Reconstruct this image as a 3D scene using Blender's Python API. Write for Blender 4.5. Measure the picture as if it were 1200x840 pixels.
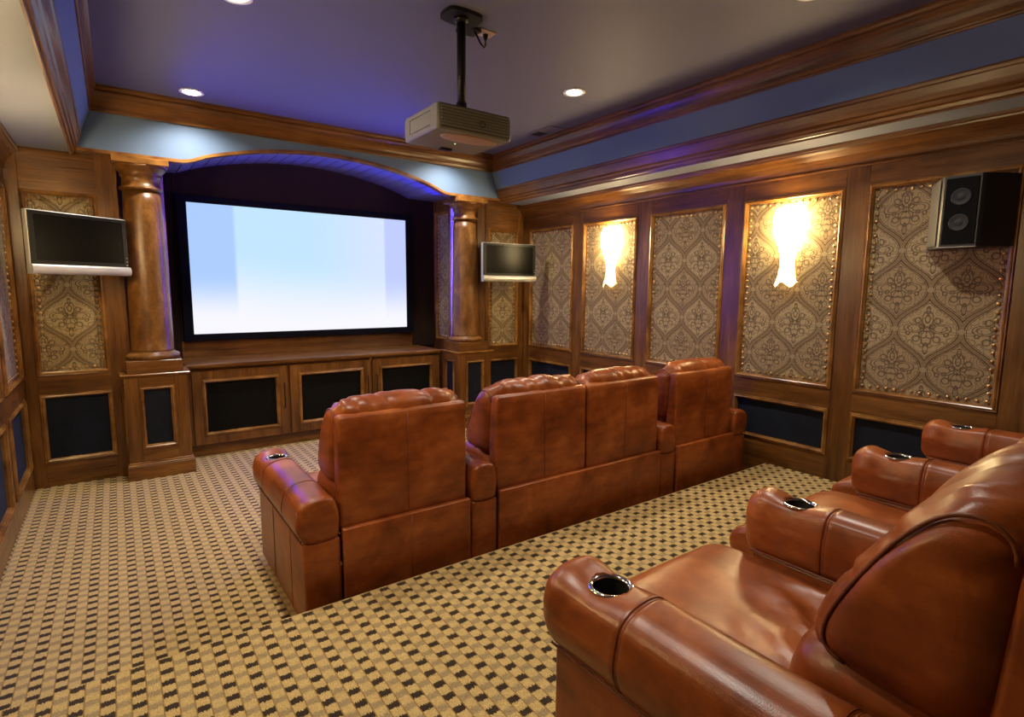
import bpy, bmesh, math, random
from mathutils import Vector, Matrix, noise

for o in list(bpy.data.objects):
    bpy.data.objects.remove(o, do_unlink=True)
SC = bpy.context.scene
COL = SC.collection
PI = math.pi
random.seed(4)

# ------------------------------------------------------------------ camera
def make_camera():
    cd = bpy.data.cameras.new('camera')
    cd.sensor_width = 36.0
    cd.sensor_fit = 'HORIZONTAL'
    cd.lens = 36.0 * 644.91 / 1200.0
    cd.clip_start = 0.05
    co = bpy.data.objects.new('camera', cd)
    COL.objects.link(co)
    yaw, pit, rol = math.radians(35.768), math.radians(7.1202), math.radians(0.443)
    f = Vector((math.sin(yaw) * math.cos(pit), math.cos(yaw) * math.cos(pit), -math.sin(pit)))
    r = Vector((math.cos(yaw), -math.sin(yaw), 0))
    u = r.cross(f)
    r2 = r * math.cos(rol) + u * math.sin(rol)
    u2 = -r * math.sin(rol) + u * math.cos(rol)
    m = Matrix((r2, u2, -f)).transposed().to_4x4()
    m.translation = Vector((0, 0, 1.7))
    co.matrix_world = m
    SC.camera = co
make_camera()

# ------------------------------------------------------------------ world, lights, exposure
W = bpy.data.worlds.new('world')
SC.world = W
W.use_nodes = True
W.node_tree.nodes['Background'].inputs[0].default_value = (0.02, 0.02, 0.025, 1)
W.node_tree.nodes['Background'].inputs[1].default_value = 0.0
SC.view_settings.view_transform = 'Standard'
SC.view_settings.look = 'None'
SC.view_settings.gamma = 1.0
SC.view_settings.exposure = 0.0
CAN_W, SCONCE_W, LED_S, SCREEN_S = 112.0, 68.0, 400.0, 1.0
CAN_COL, SCONCE_COL = (1.0, 0.92, 0.78), (1.0, 0.78, 0.45)
CANS = [(0.64, 5.50), (3.19, 5.50), (0.66, 3.59), (3.19, 3.58), (0.66, 1.68), (3.19, 1.66)]

# ------------------------------------------------------------------ room numbers
XW0, XW1, YB = -0.643, 4.471, 5.96          # left wall, right wall, front bays
ZC, ZS, ZR, YE = 3.32, 2.78, 0.24, 2.45     # ceiling, soffit, riser top, riser edge
TX0, TX1 = -0.150, 3.978                      # tray faces
YF, YN, YBK = 5.86, 6.85, -1.6              # front soffit face, niche back, rear wall
NX0, NX1 = 0.236, 3.60                      # niche sides

# ------------------------------------------------------------------ helpers: objects
def link(name, me, mat=None, parent=None, smooth=False):
    if mat and not me.materials:
        me.materials.append(mat)
    if smooth:
        me.polygons.foreach_set('use_smooth', [True] * len(me.polygons))
    o = bpy.data.objects.new(name, me)
    COL.objects.link(o)
    if parent:
        o.parent = parent
    return o

def mesh_of(bm, name='m'):
    me = bpy.data.meshes.new(name)
    bmesh.ops.recalc_face_normals(bm, faces=bm.faces[:])
    bm.to_mesh(me)
    bm.free()
    return me

def thing(name, label, cat, loc=(0, 0, 0), rotz=0.0, group=None):
    o = bpy.data.objects.new(name, None)
    o.empty_display_size = 0.1
    COL.objects.link(o)
    o.location = loc
    o.rotation_euler = (0, 0, rotz)
    o['label'] = label
    o['category'] = cat
    if group:
        o['group'] = group
    return o

def bm_box(lo, hi, c=0.0, seg=1, bm=None):
    own = bmesh.new()
    r = bmesh.ops.create_cube(own, size=1.0)
    for v in own.verts:
        v.co = Vector([(lo[i] + hi[i]) / 2 + v.co[i] * (hi[i] - lo[i]) for i in range(3)])
    if c > 0:
        bmesh.ops.bevel(own, geom=own.edges[:], offset=c, segments=seg, profile=0.5, affect='EDGES')
    if bm is None:
        return own
    me = bpy.data.meshes.new('t')
    own.to_mesh(me)
    own.free()
    bm.from_mesh(me)
    bpy.data.meshes.remove(me)
    return bm

def box(name, lo, hi, mat, parent=None, c=0.003, seg=1, smooth=False):
    return link(name, mesh_of(bm_box(lo, hi, c, seg), name), mat, parent, smooth)

def bm_lathe(prof, n=32, cx=0.0, cy=0.0, bm=None, cap=True):
    bm = bm or bmesh.new()
    rings = []
    for (r, z) in prof:
        rings.append([bm.verts.new((cx + r * math.cos(2 * PI * k / n), cy + r * math.sin(2 * PI * k / n), z)) for k in range(n)])
    for a, b in zip(rings, rings[1:]):
        for k in range(n):
            bm.faces.new((a[k], a[(k + 1) % n], b[(k + 1) % n], b[k]))
    if cap:
        bm.faces.new(rings[0])
        bm.faces.new(rings[-1])
    return bm

def lathe(name, prof, mat, parent=None, n=32, cx=0, cy=0, cap=True, smooth=True):
    return link(name, mesh_of(bm_lathe(prof, n, cx, cy, cap=cap), name), mat, parent, smooth)

def bm_tube(pts, r, n=8, closed=False, bm=None):
    bm = bm or bmesh.new()
    pts = [Vector(p) for p in pts]
    N = len(pts)
    rings = []
    ref = None
    for i, p in enumerate(pts):
        a = pts[(i - 1) % N] if (closed or i > 0) else p
        b = pts[(i + 1) % N] if (closed or i < N - 1) else p
        d = (b - a).normalized()
        if ref is None:
            ref = Vector((0, 0, 1)) if abs(d.z) < 0.9 else Vector((1, 0, 0))
        s = d.cross(ref).normalized()
        t = s.cross(d).normalized()
        ref = t
        rings.append([bm.verts.new(p + (s * math.cos(2 * PI * k / n) + t * math.sin(2 * PI * k / n)) * r) for k in range(n)])
    M = N if closed else N - 1
    for i in range(M):
        a, b = rings[i], rings[(i + 1) % N]
        for k in range(n):
            bm.faces.new((a[k], a[(k + 1) % n], b[(k + 1) % n], b[k]))
    if not closed:
        bm.faces.new(rings[0])
        bm.faces.new(rings[-1])
    return bm

def tube(name, pts, r, mat, parent=None, n=8, closed=False):
    return link(name, mesh_of(bm_tube(pts, r, n, closed), name), mat, parent, True)

def bm_prism(prof, axis, a0, a1, bm=None):
    """closed 2D outline pushed along an axis; axis 0: (y,z), 1: (x,z), 2: (x,y)"""
    bm = bm or bmesh.new()
    def P(p, t):
        return {0: (t, p[0], p[1]), 1: (p[0], t, p[1]), 2: (p[0], p[1], t)}[axis]
    A = [bm.verts.new(P(p, a0)) for p in prof]
    B = [bm.verts.new(P(p, a1)) for p in prof]
    n = len(prof)
    for k in range(n):
        bm.faces.new((A[k], A[(k + 1) % n], B[(k + 1) % n], B[k]))
    bm.faces.new(A)
    bm.faces.new(B)
    return bm

def prism(name, prof, axis, a0, a1, mat, parent=None, smooth=False):
    return link(name, mesh_of(bm_prism(prof, axis, a0, a1), name), mat, parent, smooth)

def catmull(pts, n, closed=True):
    N = len(pts)
    out = []
    for i in range(n):
        s = i * N / n
        k = int(s)
        t = s - k
        p0, p1, p2, p3 = (pts[(k + j) % N] for j in (-1, 0, 1, 2))
        q = []
        for a in range(2):
            q.append(0.5 * (2 * p1[a] + (p2[a] - p0[a]) * t + (2 * p0[a] - 5 * p1[a] + 4 * p2[a] - p3[a]) * t * t
                            + (3 * p1[a] - p0[a] - 3 * p2[a] + p3[a]) * t ** 3))
        out.append(tuple(q))
    return out

def even(pts):
    """resample a closed outline to equal steps"""
    N = len(pts)
    L = [0]
    for i in range(N):
        a, b = pts[i], pts[(i + 1) % N]
        L.append(L[-1] + math.hypot(b[0] - a[0], b[1] - a[1]))
    out = []
    j = 0
    for i in range(N):
        s = L[-1] * i / N
        while L[j + 1] < s:
            j += 1
        t = (s - L[j]) / max(1e-9, L[j + 1] - L[j])
        a, b = pts[j], pts[(j + 1) % N]
        out.append((a[0] + (b[0] - a[0]) * t, a[1] + (b[1] - a[1]) * t))
    return out

def loft(prof, axis, ts, insets, disp=None):
    """closed outline swept along axis 0 (outline = y,z) or axis 1 (outline = x,z); insets round off the ends"""
    bm = bmesh.new()
    n = len(prof)
    c0 = (min(p[0] for p in prof) + max(p[0] for p in prof)) / 2
    c1 = (min(p[1] for p in prof) + max(p[1] for p in prof)) / 2
    R0 = (max(p[0] for p in prof) - min(p[0] for p in prof)) / 2
    R1 = (max(p[1] for p in prof) - min(p[1] for p in prof)) / 2
    rings = []
    for t, r in zip(ts, insets):
        ring = []
        for p in prof:
            a = c0 + (p[0] - c0) * max(0.02, 1 - r / R0)
            b = c1 + (p[1] - c1) * max(0.02, 1 - r / R1)
            ring.append(bm.verts.new((t, a, b) if axis == 0 else (a, t, b)))
        rings.append(ring)
    for A, B in zip(rings, rings[1:]):
        for k in range(n):
            bm.faces.new((A[k], A[(k + 1) % n], B[(k + 1) % n], B[k]))
    bm.faces.new(rings[0])
    bm.faces.new(rings[-1])
    bmesh.ops.recalc_face_normals(bm, faces=bm.faces[:])
    if disp:
        bm.normal_update()
        mv = [(v, v.normal.copy(), disp(v.co)) for v in bm.verts]
        for v, nn, d in mv:
            v.co += nn * d if not isinstance(d, Vector) else d
    return bm

def ends(a, b, r0, r1, n_end=7, n_mid=20, e=2.0, extra=()):
    """positions and insets for a loft with rounded ends of radius r0 and r1"""
    ts, ins = [], []
    def rr(r, k):
        ang = PI / 2 * k / n_end
        return r * (1 - math.cos(ang)), r * (1 - math.sin(ang))
    for k in range(n_end):
        d, i = rr(r0, k)
        ts.append(a + d)
        ins.append(i)
    mids = [a + r0 + (b - r1 - a - r0) * k / n_mid for k in range(n_mid + 1)]
    mids = sorted(set(mids) | set(x for x in extra if a + r0 < x < b - r1))
    ts += mids
    ins += [0.0] * len(mids)
    for k in reversed(range(n_end)):
        d, i = rr(r1, k)
        ts.append(b - d)
        ins.append(i)
    return ts, ins

# ------------------------------------------------------------------ helpers: node materials
class G:
    def __init__(self, name, rough=0.5, metal=0.0, spec=0.5):
        self.m = bpy.data.materials.new(name)
        self.m.use_nodes = True
        self.t = self.m.node_tree
        self.b = self.t.nodes['Principled BSDF']
        self.b.inputs['Roughness'].default_value = rough
        self.b.inputs['Metallic'].default_value = metal
        self.b.inputs['Specular IOR Level'].default_value = spec
    def node(self, kind, **kw):
        n = self.t.nodes.new(kind)
        for k, v in kw.items():
            setattr(n, k, v)
        return n
    def put(self, sock, v):
        if isinstance(v, E_):
            self.t.links.new(v.s, sock)
        elif hasattr(v, 'is_output'):
            self.t.links.new(v, sock)
        else:
            sock.default_value = v
    def f(self, op, a, b=None, c=None):
        n = self.node('ShaderNodeMath', operation=op)
        for i, v in enumerate((a, b, c)):
            if v is not None:
                self.put(n.inputs[i], v)
        return E_(self, n.outputs[0])
    def coord(self, which='Object'):
        return self.node('ShaderNodeTexCoord').outputs[which]
    def mapping(self, vec, scale=(1, 1, 1), loc=(0, 0, 0)):
        n = self.node('ShaderNodeMapping')
        self.put(n.inputs['Vector'], vec)
        n.inputs['Scale'].default_value = scale
        n.inputs['Location'].default_value = loc
        return n.outputs[0]
    def xyz(self, vec):
        n = self.node('ShaderNodeSeparateXYZ')
        self.put(n.inputs[0], vec)
        return [E_(self, o) for o in n.outputs]
    def comb(self, x, y, z):
        n = self.node('ShaderNodeCombineXYZ')
        for i, v in enumerate((x, y, z)):
            self.put(n.inputs[i], v)
        return n.outputs[0]
    def noise(self, vec, scale=5.0, detail=3.0, rough=0.5, dist=0.0):
        n = self.node('ShaderNodeTexNoise')
        self.put(n.inputs['Vector'], vec)
        n.inputs['Scale'].default_value = scale
        n.inputs['Detail'].default_value = detail
        n.inputs['Roughness'].default_value = rough
        n.inputs['Distortion'].default_value = dist
        return E_(self, n.outputs['Fac'])
    def voronoi(self, vec, scale=5.0, feature='F1'):
        n = self.node('ShaderNodeTexVoronoi', feature=feature)
        self.put(n.inputs['Vector'], vec)
        n.inputs['Scale'].default_value = scale
        return E_(self, n.outputs['Distance'])
    def ramp(self, fac, stops):
        n = self.node('ShaderNodeValToRGB')
        self.put(n.inputs[0], fac)
        cr = n.color_ramp
        while len(cr.elements) < len(stops):
            cr.elements.new(0.5)
        for e, (p, c) in zip(cr.elements, stops):
            e.position = p
            e.color = tuple(c) + (1,)
        return n.outputs[0]
    def mix(self, fac, a, b, mode='MIX'):
        n = self.node('ShaderNodeMix', data_type='RGBA', blend_type=mode)
        self.put(n.inputs['Factor'], fac)
        for sock, v in ((n.inputs['A'], a), (n.inputs['B'], b)):
            pass
        A = [s for s in n.inputs if s.name == 'A' and s.type == 'RGBA'][0]
        B = [s for s in n.inputs if s.name == 'B' and s.type == 'RGBA'][0]
        self.put(A, a if not isinstance(a, tuple) else a + (1,))
        self.put(B, b if not isinstance(b, tuple) else b + (1,))
        return [s for s in n.outputs if s.type == 'RGBA'][0]
    def step(self, x, a, b):
        n = self.node('ShaderNodeMapRange', interpolation_type='SMOOTHSTEP')
        self.put(n.inputs['Value'], x)
        n.inputs['From Min'].default_value = a
        n.inputs['From Max'].default_value = b
        return E_(self, n.outputs[0])
    def color(self, c):
        self.put(self.b.inputs['Base Color'], c if not isinstance(c, tuple) else c + (1,))
        return self
    def bump(self, h, strength=0.3, dist=0.01):
        n = self.node('ShaderNodeBump')
        n.inputs['Strength'].default_value = strength
        n.inputs['Distance'].default_value = dist
        self.put(n.inputs['Height'], h)
        self.t.links.new(n.outputs[0], self.b.inputs['Normal'])
        return self
    def emit(self, c, s):
        self.put(self.b.inputs['Emission Color'], c if not isinstance(c, tuple) else c + (1,))
        self.put(self.b.inputs['Emission Strength'], s)
        return self

class E_:
    def __init__(self, g, s):
        self.g, self.s = g, s
    def __add__(self, o): return self.g.f('ADD', self, o)
    def __radd__(self, o): return self.g.f('ADD', o, self)
    def __sub__(self, o): return self.g.f('SUBTRACT', self, o)
    def __rsub__(self, o): return self.g.f('SUBTRACT', o, self)
    def __mul__(self, o): return self.g.f('MULTIPLY', self, o)
    def __rmul__(self, o): return self.g.f('MULTIPLY', o, self)
    def __truediv__(self, o): return self.g.f('DIVIDE', self, o)
    def sin(self): return self.g.f('SINE', self)
    def cos(self): return self.g.f('COSINE', self)
    def abs(self): return self.g.f('ABSOLUTE', self)
    def sqrt(self): return self.g.f('SQRT', self)
    def frac(self): return self.g.f('FRACT', self)
    def min(self, o): return self.g.f('MINIMUM', self, o)
    def max(self, o): return self.g.f('MAXIMUM', self, o)

def flat(name, c, rough=0.5, metal=0.0, spec=0.5):
    return G(name, rough, metal, spec).color(c).m

def wood(name, axis, dark, mid, light, rough=0.3):
    g = G(name, rough)
    sc = [9.0, 9.0, 9.0]
    sc[axis] = 0.9
    v = g.coord('Object')
    mv = g.mapping(v, tuple(sc))
    n1 = g.noise(mv, 1.6, 5, 0.6, 0.6)
    fine = [70.0] * 3
    fine[axis] = 2.5
    n2 = g.noise(g.mapping(v, tuple(fine)), 1.0, 3, 0.6)
    blot = g.noise(v, 2.3, 3, 0.55)
    f = n1 * 0.55 + n2 * 0.22 + blot * 0.35
    g.color(g.ramp(f, [(0.36, dark), (0.55, mid), (0.76, light)]))
    g.put(g.b.inputs['Roughness'], 0.20 + n2 * 0.22 + (rough - 0.3))
    g.b.inputs['Coat Weight'].default_value = 0.12
    g.b.inputs['Coat Roughness'].default_value = 0.2
    g.b.inputs['Specular IOR Level'].default_value = 0.42
    g.bump(n2, 0.05, 0.003)
    return g.m

WD, WM, WL = (0.042, 0.014, 0.0035), (0.135, 0.051, 0.0105), (0.27, 0.118, 0.026)
M_WX = wood('wood_grain_x', 0, WD, WM, WL)
M_WY = wood('wood_grain_y', 1, WD, WM, WL)
M_WZ = wood('wood_grain_z', 2, WD, WM, WL)
def moulding():
    g = G('gilded_wood_moulding', 0.24)
    n = g.noise(g.coord('Object'), 6.0, 3, 0.5)
    g.color(g.ramp(n, [(0.3, (0.12, 0.046, 0.010)), (0.5, (0.23, 0.098, 0.021)), (0.7, (0.34, 0.16, 0.04))]))
    g.b.inputs['Coat Weight'].default_value = 0.2
    g.b.inputs['Coat Roughness'].default_value = 0.2
    return g.m
M_MOULD = moulding()
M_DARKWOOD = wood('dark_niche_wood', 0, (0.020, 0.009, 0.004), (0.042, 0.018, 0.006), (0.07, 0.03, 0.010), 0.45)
def mottled_column():
    g = G('column_glazed_wood', 0.3)
    v = g.coord('Object')
    n1 = g.noise(g.mapping(v, (1, 1, 0.5)), 7.0, 5, 0.65, 0.8)
    n2 = g.noise(v, 45.0, 3, 0.6)
    g.color(g.ramp(n1 * 0.75 + n2 * 0.25, [(0.34, (0.065, 0.024, 0.006)), (0.52, (0.175, 0.072, 0.014)), (0.7, (0.32, 0.145, 0.034))]))
    g.put(g.b.inputs['Roughness'], 0.27 + n1 * 0.14)
    return g.m
M_COLUMN = mottled_column()

def paint(name, c, amt=0.06):
    g = G(name, 0.6, 0, 0.3)
    n = g.noise(g.coord('Object'), 1.3, 3, 0.5)
    a = tuple(x * (1 - amt) for x in c)
    b = tuple(x * (1 + amt) for x in c)
    g.color(g.mix(n, a, b))
    return g.m
M_CEIL = paint('lavender_grey_ceiling_paint', (0.135, 0.137, 0.212))
M_SOFFIT = paint('grey_soffit_paint', (0.225, 0.25, 0.335))
M_BLUE = paint('slate_blue_paint', (0.115, 0.175, 0.285))
M_VAULT = paint('vault_blue_glow_tint', (0.15, 0.14, 0.34))  # blue of the LED glow is put into the plank colour
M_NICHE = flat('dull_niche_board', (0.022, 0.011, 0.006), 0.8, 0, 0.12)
M_REAR = paint('rear_wall_paint', (0.22, 0.15, 0.09))

def leather(name, dark, mid, light, rough):
    g = G(name, rough)
    v = g.coord('Object')
    n1 = g.noise(v, 3.2, 5, 0.62, 0.4)
    n2 = g.noise(g.mapping(v, (3.0, 3.0, 9.0)), 2.2, 3, 0.6)
    cell = g.voronoi(v, 330.0)
    g.color(g.ramp(n1 * 0.7 + n2 * 0.3, [(0.30, dark), (0.5, mid), (0.72, light)]))
    g.put(g.b.inputs['Roughness'], rough - 0.06 + n1 * 0.14)
    soft = g.noise(v, 26.0, 2, 0.5)
    g.bump(cell * 0.25 + soft * 0.6, 0.10, 0.006)
    g.b.inputs['Coat Weight'].default_value = 0.05
    g.b.inputs['Coat Roughness'].default_value = 0.3
    g.b.inputs['Specular IOR Level'].default_value = 0.42
    return g.m
M_LEATHER = leather('cognac_leather', (0.085, 0.016, 0.0035), (0.25, 0.056, 0.0095), (0.47, 0.135, 0.029), 0.33)
M_LEATHER_D = leather('cognac_leather_seams', (0.10, 0.024, 0.006), (0.17, 0.042, 0.010), (0.25, 0.07, 0.018), 0.45)

def carpet():
    g = G('checkered_loop_carpet', 0.95, 0, 0.1)
    v = g.coord('Object')
    x, y, z = g.xyz(v)
    fz = g.noise(g.mapping(v, (240, 16, 1)), 1.0, 2, 0.6)       # fibre rows make ragged block ends
    px = (x - 0.594) * (1 / 0.091)
    u = px.frac()                                               # 0..0.5 black column, 0.5..1 tan column
    col = g.step(u, 0.49, 0.51)
    inside = u * 2.0
    t = inside.frac()
    line = g.step((t - 0.5).abs(), 0.42, 0.47)                  # thin brown line between columns
    w = (y * (1 / 0.0735) + (fz - 0.5) * 0.42 + 0.12)
    b1 = w.frac()
    black = g.step((b1 - 0.5).abs(), 0.27, 0.31)
    grey = g.step((((w + 0.5).frac()) - 0.5).abs(), 0.25, 0.33)
    big = g.noise(v, 60.0, 3, 0.6)
    gold = g.mix(big, (0.46, 0.315, 0.115), (0.72, 0.53, 0.235))
    tan = g.mix(big, (0.30, 0.215, 0.105), (0.44, 0.33, 0.175))
    dk = g.mix(big, (0.022, 0.012, 0.008), (0.055, 0.032, 0.018))
    c1 = g.mix(black, gold, dk)
    c2 = g.mix(grey, gold, tan)
    c = g.mix(col, c1, c2)
    c = g.mix(line * 0.75, c, (0.27, 0.145, 0.035))
    speck = g.noise(g.mapping(v, (330, 120, 1)), 1.0, 3, 0.7)
    c = g.mix(0.85, c, g.mix(g.step(speck, 0.3, 0.7), (0.62, 0.58, 0.5), (1.12, 1.12, 1.12)), 'MULTIPLY')
    g.color(c)
    loops = (y * (2 * PI / 0.0075)).sin() * 0.3 + speck
    g.bump(loops, 0.5, 0.004)
    g.b.inputs['Sheen Weight'].default_value = 0.15
    return g.m
M_CARPET = carpet()

def damask():
    g = G('damask_fabric', 0.75, 0, 0.25)
    uv = g.coord('UV')
    P, V = 0.381, 0.545
    X, Z, _ = g.xyz(uv)
    u = X * (1 / P)
    v = Z * (1 / V)
    cu = (u + 0.5).frac() - 0.5                       # distance from nearest cell-A axis, in periods
    w = cu.abs()
    cs = (v * (2 * PI)).cos()
    gcur = 0.25 + 0.25 * cs + 0.03 * (v * (4 * PI)).sin() * (v * (2 * PI)).sin() 
    sl = (v * (2 * PI)).sin() * (2 * PI * 0.25 * P / V)
    d = (w - gcur) * P / ((1.0 + sl * sl).sqrt())     # metres to the ogee line
    ad = d.abs()
    inA = g.step(d, 0.002, -0.002)
    # local coordinates about the middle of whichever cell we are in
    lxA = w * P
    lzA = ((v + 0.5).frac() - 0.5) * V
    lxB = (0.5 - w) * P
    lzB = (v.frac() - 0.5) * V
    lx = lxB + (lxA - lxB) * inA
    lz = lzB + (lzA - lzB) * inA
    def ring(cx, cz, freq, rad, sx=1.0, sz=1.0):
        dx = (lx - cx) * sx
        dz = (lz - cz) * sz
        r = (dx * dx + dz * dz).sqrt()
        return g.f('SMOOTH_MIN', (r - rad).abs(), 1.0, 0.0), r
    wob = g.noise(g.comb(lx, lz, 0.0), 38.0, 2, 0.5)
    lines = None
    masks = []
    # heart, tulip bud, side palmettes and scrolls
    for (cx, cz, rad, sx, sz) in ((0.020, -0.030, 0.024, 1, 1), (0.0, -0.055, 0.040, 1.3, 0.8), (0.075, 0.012, 0.036, 1, 1.6), (0.075, 0.012, 0.055, 0.9, 1.7),
                                  (0.0, 0.075, 0.018, 1.3, 0.7), (0.0, 0.075, 0.040, 1.3, 0.75), (0.055, 0.065, 0.018, 1, 1), (0.06, -0.06, 0.020, 1, 1), (0.03, 0.028, 0.016, 1, 1), (0.11, -0.025, 0.012, 1, 1), (0.0, 0.135, 0.015, 1.4, 0.6), (0.0, -0.125, 0.018, 1.4, 0.5)):
        dx = (lx - cx + (wob - 0.5) * 0.008) * sx
        dz = (lz - cz) * sz
        r = (dx * dx + dz * dz).sqrt()
        a = (r - rad).abs()
        lines = a if lines is None else lines.min(a)
    motif = g.step(lines, 0.0050, 0.0020)
    vor = g.voronoi(g.comb(lx, lz * 0.9, inA * 3.0), 15.0)
    filig = g.step((vor * (2 * PI * 2.0)).sin().abs(), 0.55, 0.2)
    dots = g.step(vor, 0.16, 0.08)
    band = g.step(ad, 0.0145, 0.0125)
    edge = g.step((ad - 0.0145).abs(), 0.0045, 0.002)
    edge2 = g.step((ad - 0.025).abs(), 0.0026, 0.001)
    chain = g.step(((v * (2 * PI * 9)).sin()).abs(), 0.35, 0.15) * g.step(ad, 0.010, 0.007)
    weave = g.noise(g.mapping(uv, (900, 900, 1)), 1.0, 2, 0.5)
    baseA, baseB = (0.43, 0.325, 0.165), (0.36, 0.26, 0.13)
    dark = (0.075, 0.045, 0.024)
    c = g.mix(inA, baseB, baseA)
    c = g.mix(filig * 0.65, c, (0.15, 0.10, 0.05))
    c = g.mix(dots * 0.5, c, (0.11, 0.07, 0.04))
    c = g.mix(motif * 0.8, c, dark)
    c = g.mix(band, c, (0.25, 0.17, 0.08))
    c = g.mix(chain * 0.8, c, (0.30, 0.22, 0.12))
    c = g.mix(g.f('MAXIMUM', edge, edge2) * 0.9, c, (0.065, 0.036, 0.02))
    # pale knot where the bands meet
    kx = lx.min(9.0)
    kr1 = ((w - 0.0) * P)
    kz1 = (v.frac() - 0.5) * V
    kx2 = (0.5 - w) * P
    kz2 = ((v + 0.5).frac() - 0.5) * V
    k1 = (kr1 * kr1 + kz1 * kz1).sqrt()
    k2 = (kx2 * kx2 + kz2 * kz2).sqrt()
    knot = g.step(k1.min(k2), 0.021, 0.017)
    c = g.mix(knot, c, (0.36, 0.28, 0.15))
    c = g.mix(0.5, c, g.mix(weave, (0.55, 0.55, 0.55), (1.15, 1.15, 1.15)), 'MULTIPLY')
    g.color(c)
    g.bump(weave + motif * 0.3, 0.12, 0.002)
    g.b.inputs['Sheen Weight'].default_value = 0.1
    return g.m
M_DAMASK = damask()

def velvet():
    g = G('navy_velvet', 0.8, 0, 0.2)
    n = g.noise(g.coord('Object'), 9.0, 4, 0.6)
    g.color(g.mix(n, (0.004, 0.005, 0.009), (0.011, 0.015, 0.029)))
    g.b.inputs['Sheen Weight'].default_value = 0.05
    g.b.inputs['Sheen Tint'].default_value = (0.4, 0.5, 0.9, 1)
    return g.m
M_VELVET = velvet()
def grille_cloth():
    g = G('black_grille_cloth', 0.9, 0, 0.06)
    n = g.noise(g.coord('Object'), 260.0, 2, 0.5)
    g.color(g.mix(n, (0.004, 0.004, 0.004), (0.011, 0.010, 0.009)))
    return g.m
M_GRILLE = grille_cloth()
M_NAIL = flat('antique_brass_nail', (0.60, 0.38, 0.17), 0.28, 1.0)
M_BRONZE = flat('oil_rubbed_bronze', (0.035, 0.022, 0.014), 0.35, 0.8)
M_CHROME = flat('chrome', (0.82, 0.82, 0.82), 0.08, 1.0)
M_CUP = flat('black_cup_lining', (0.004, 0.004, 0.004), 0.5)
M_BLACK = flat('black_plastic', (0.005, 0.005, 0.005), 0.3, 0, 0.2)
M_VELFRAME = flat('black_screen_frame', (0.004, 0.004, 0.006), 0.85, 0, 0.1)
M_GLASSBLK = flat('dark_display_glass', (0.003, 0.0028, 0.0025), 0.22, 0, 0.07)
M_SILVER = flat('silver_plastic', (0.50, 0.49, 0.46), 0.35, 0.35)
M_PROJ = flat('warm_grey_plastic', (0.185, 0.175, 0.14), 0.45)
M_PROJ_D = flat('warm_grey_plastic_groove', (0.05, 0.045, 0.036), 0.6)
M_PROJ_B = flat('beige_plastic', (0.38, 0.25, 0.17), 0.5)
M_METAL_BLK = flat('black_metal', (0.012, 0.011, 0.010), 0.4, 0.3)
M_PLATE = flat('ivory_outlet', (0.55, 0.42, 0.30), 0.45)
M_WHITE = flat('white_trim_metal', (0.8, 0.8, 0.78), 0.4)
M_VENT = flat('grey_vent_metal', (0.16, 0.14, 0.16), 0.5)
M_SPK = flat('black_speaker_box', (0.012, 0.011, 0.010), 0.45)
M_SPK_LIT = flat('sconce_lit_speaker_side', (0.09, 0.08, 0.066), 0.5)  # lighter than the box: sconce light painted into this side's colour
M_CONE = flat('grey_cone', (0.014, 0.013, 0.012), 0.7)

def emissive(name, c, s):
    g = G(name, 0.5)
    g.color((0.0, 0.0, 0.0))
    g.emit(c, s)
    return g.m
M_LAMP = emissive('can_lamp', (1.0, 0.95, 0.85), 14.0)
M_LED = emissive('blue_led', (0.025, 0.03, 1.0), LED_S)
M_LED_R = emissive('blue_led_brighter', (0.025, 0.03, 1.0), LED_S * 2.4)
M_LED_ARCH = emissive('blue_arch_led', (0.025, 0.03, 1.0), 420.0)
M_DOT = emissive('green_indicator', (0.6, 1.0, 0.3), 1.5)
def sconce_glass():
    g = G('glowing_glass', 0.4)
    g.color((0.8, 0.7, 0.5))
    x, y, z = g.xyz(g.coord('Object'))
    g.emit((1.0, 0.74, 0.36), g.step(z, 0.16, 0.40) * SCONCE_W + 3.0)
    return g.m
M_SCGLASS = sconce_glass()
def screen_mat():
    g = G('projected_image', 0.8, 0, 0.1)
    g.color((0.02, 0.02, 0.02))
    x, y, z = g.xyz(g.coord('UV'))
    f = g.step(y + ((x - 0.55) * (x - 0.55)) * -0.5, 0.02, 0.62)
    c = g.mix(f, (0.93, 0.93, 1.0), (0.55, 0.80, 1.0))
    right = g.step(x, 0.45, 0.95)
    c = g.mix(right * 0.8 * f, c, (0.74, 0.78, 1.0))
    lb = g.step(x, 0.19, 0.17) * g.step(y, 0.1, 0.5)
    c = g.mix(lb, c, (0.42, 0.62, 1.0))
    rb = g.step(x, 0.875, 0.89) * g.step(y, 0.05, 0.5)
    c = g.mix(rb * 0.8, c, (0.50, 0.58, 1.0))
    g.emit(c, SCREEN_S)
    return g.m
M_SCREEN = screen_mat()

# ------------------------------------------------------------------ structure
def structure(o):
    o['kind'] = 'structure'
    return o

floor = structure(box('floor', (XW0 - 0.1, YE - 0.3, -0.1), (XW1 + 0.1, YN + 0.1, 0.0), M_CARPET, c=0))
riser = structure(box('floor_platform', (XW0, YBK, 0.0), (XW1, YE, ZR), M_CARPET, c=0.012, seg=3))
ceiling = structure(box('ceiling', (XW0 - 0.1, YBK - 0.1, ZC), (XW1 + 0.1, YN + 0.1, ZC + 0.1), M_CEIL, c=0))

wall_right = structure(box('wall_right', (XW1 + 0.03, YBK, 0), (XW1 + 0.12, YN, ZC), M_WZ, c=0))
wall_left = structure(box('wall_left', (XW0 - 0.12, YBK, 0), (XW0 - 0.03, YN, ZC), M_WZ, c=0))
wall_rear = structure(box('wall_rear', (XW0, YBK - 0.1, 0), (XW1, YBK, ZC), M_REAR, c=0))

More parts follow.
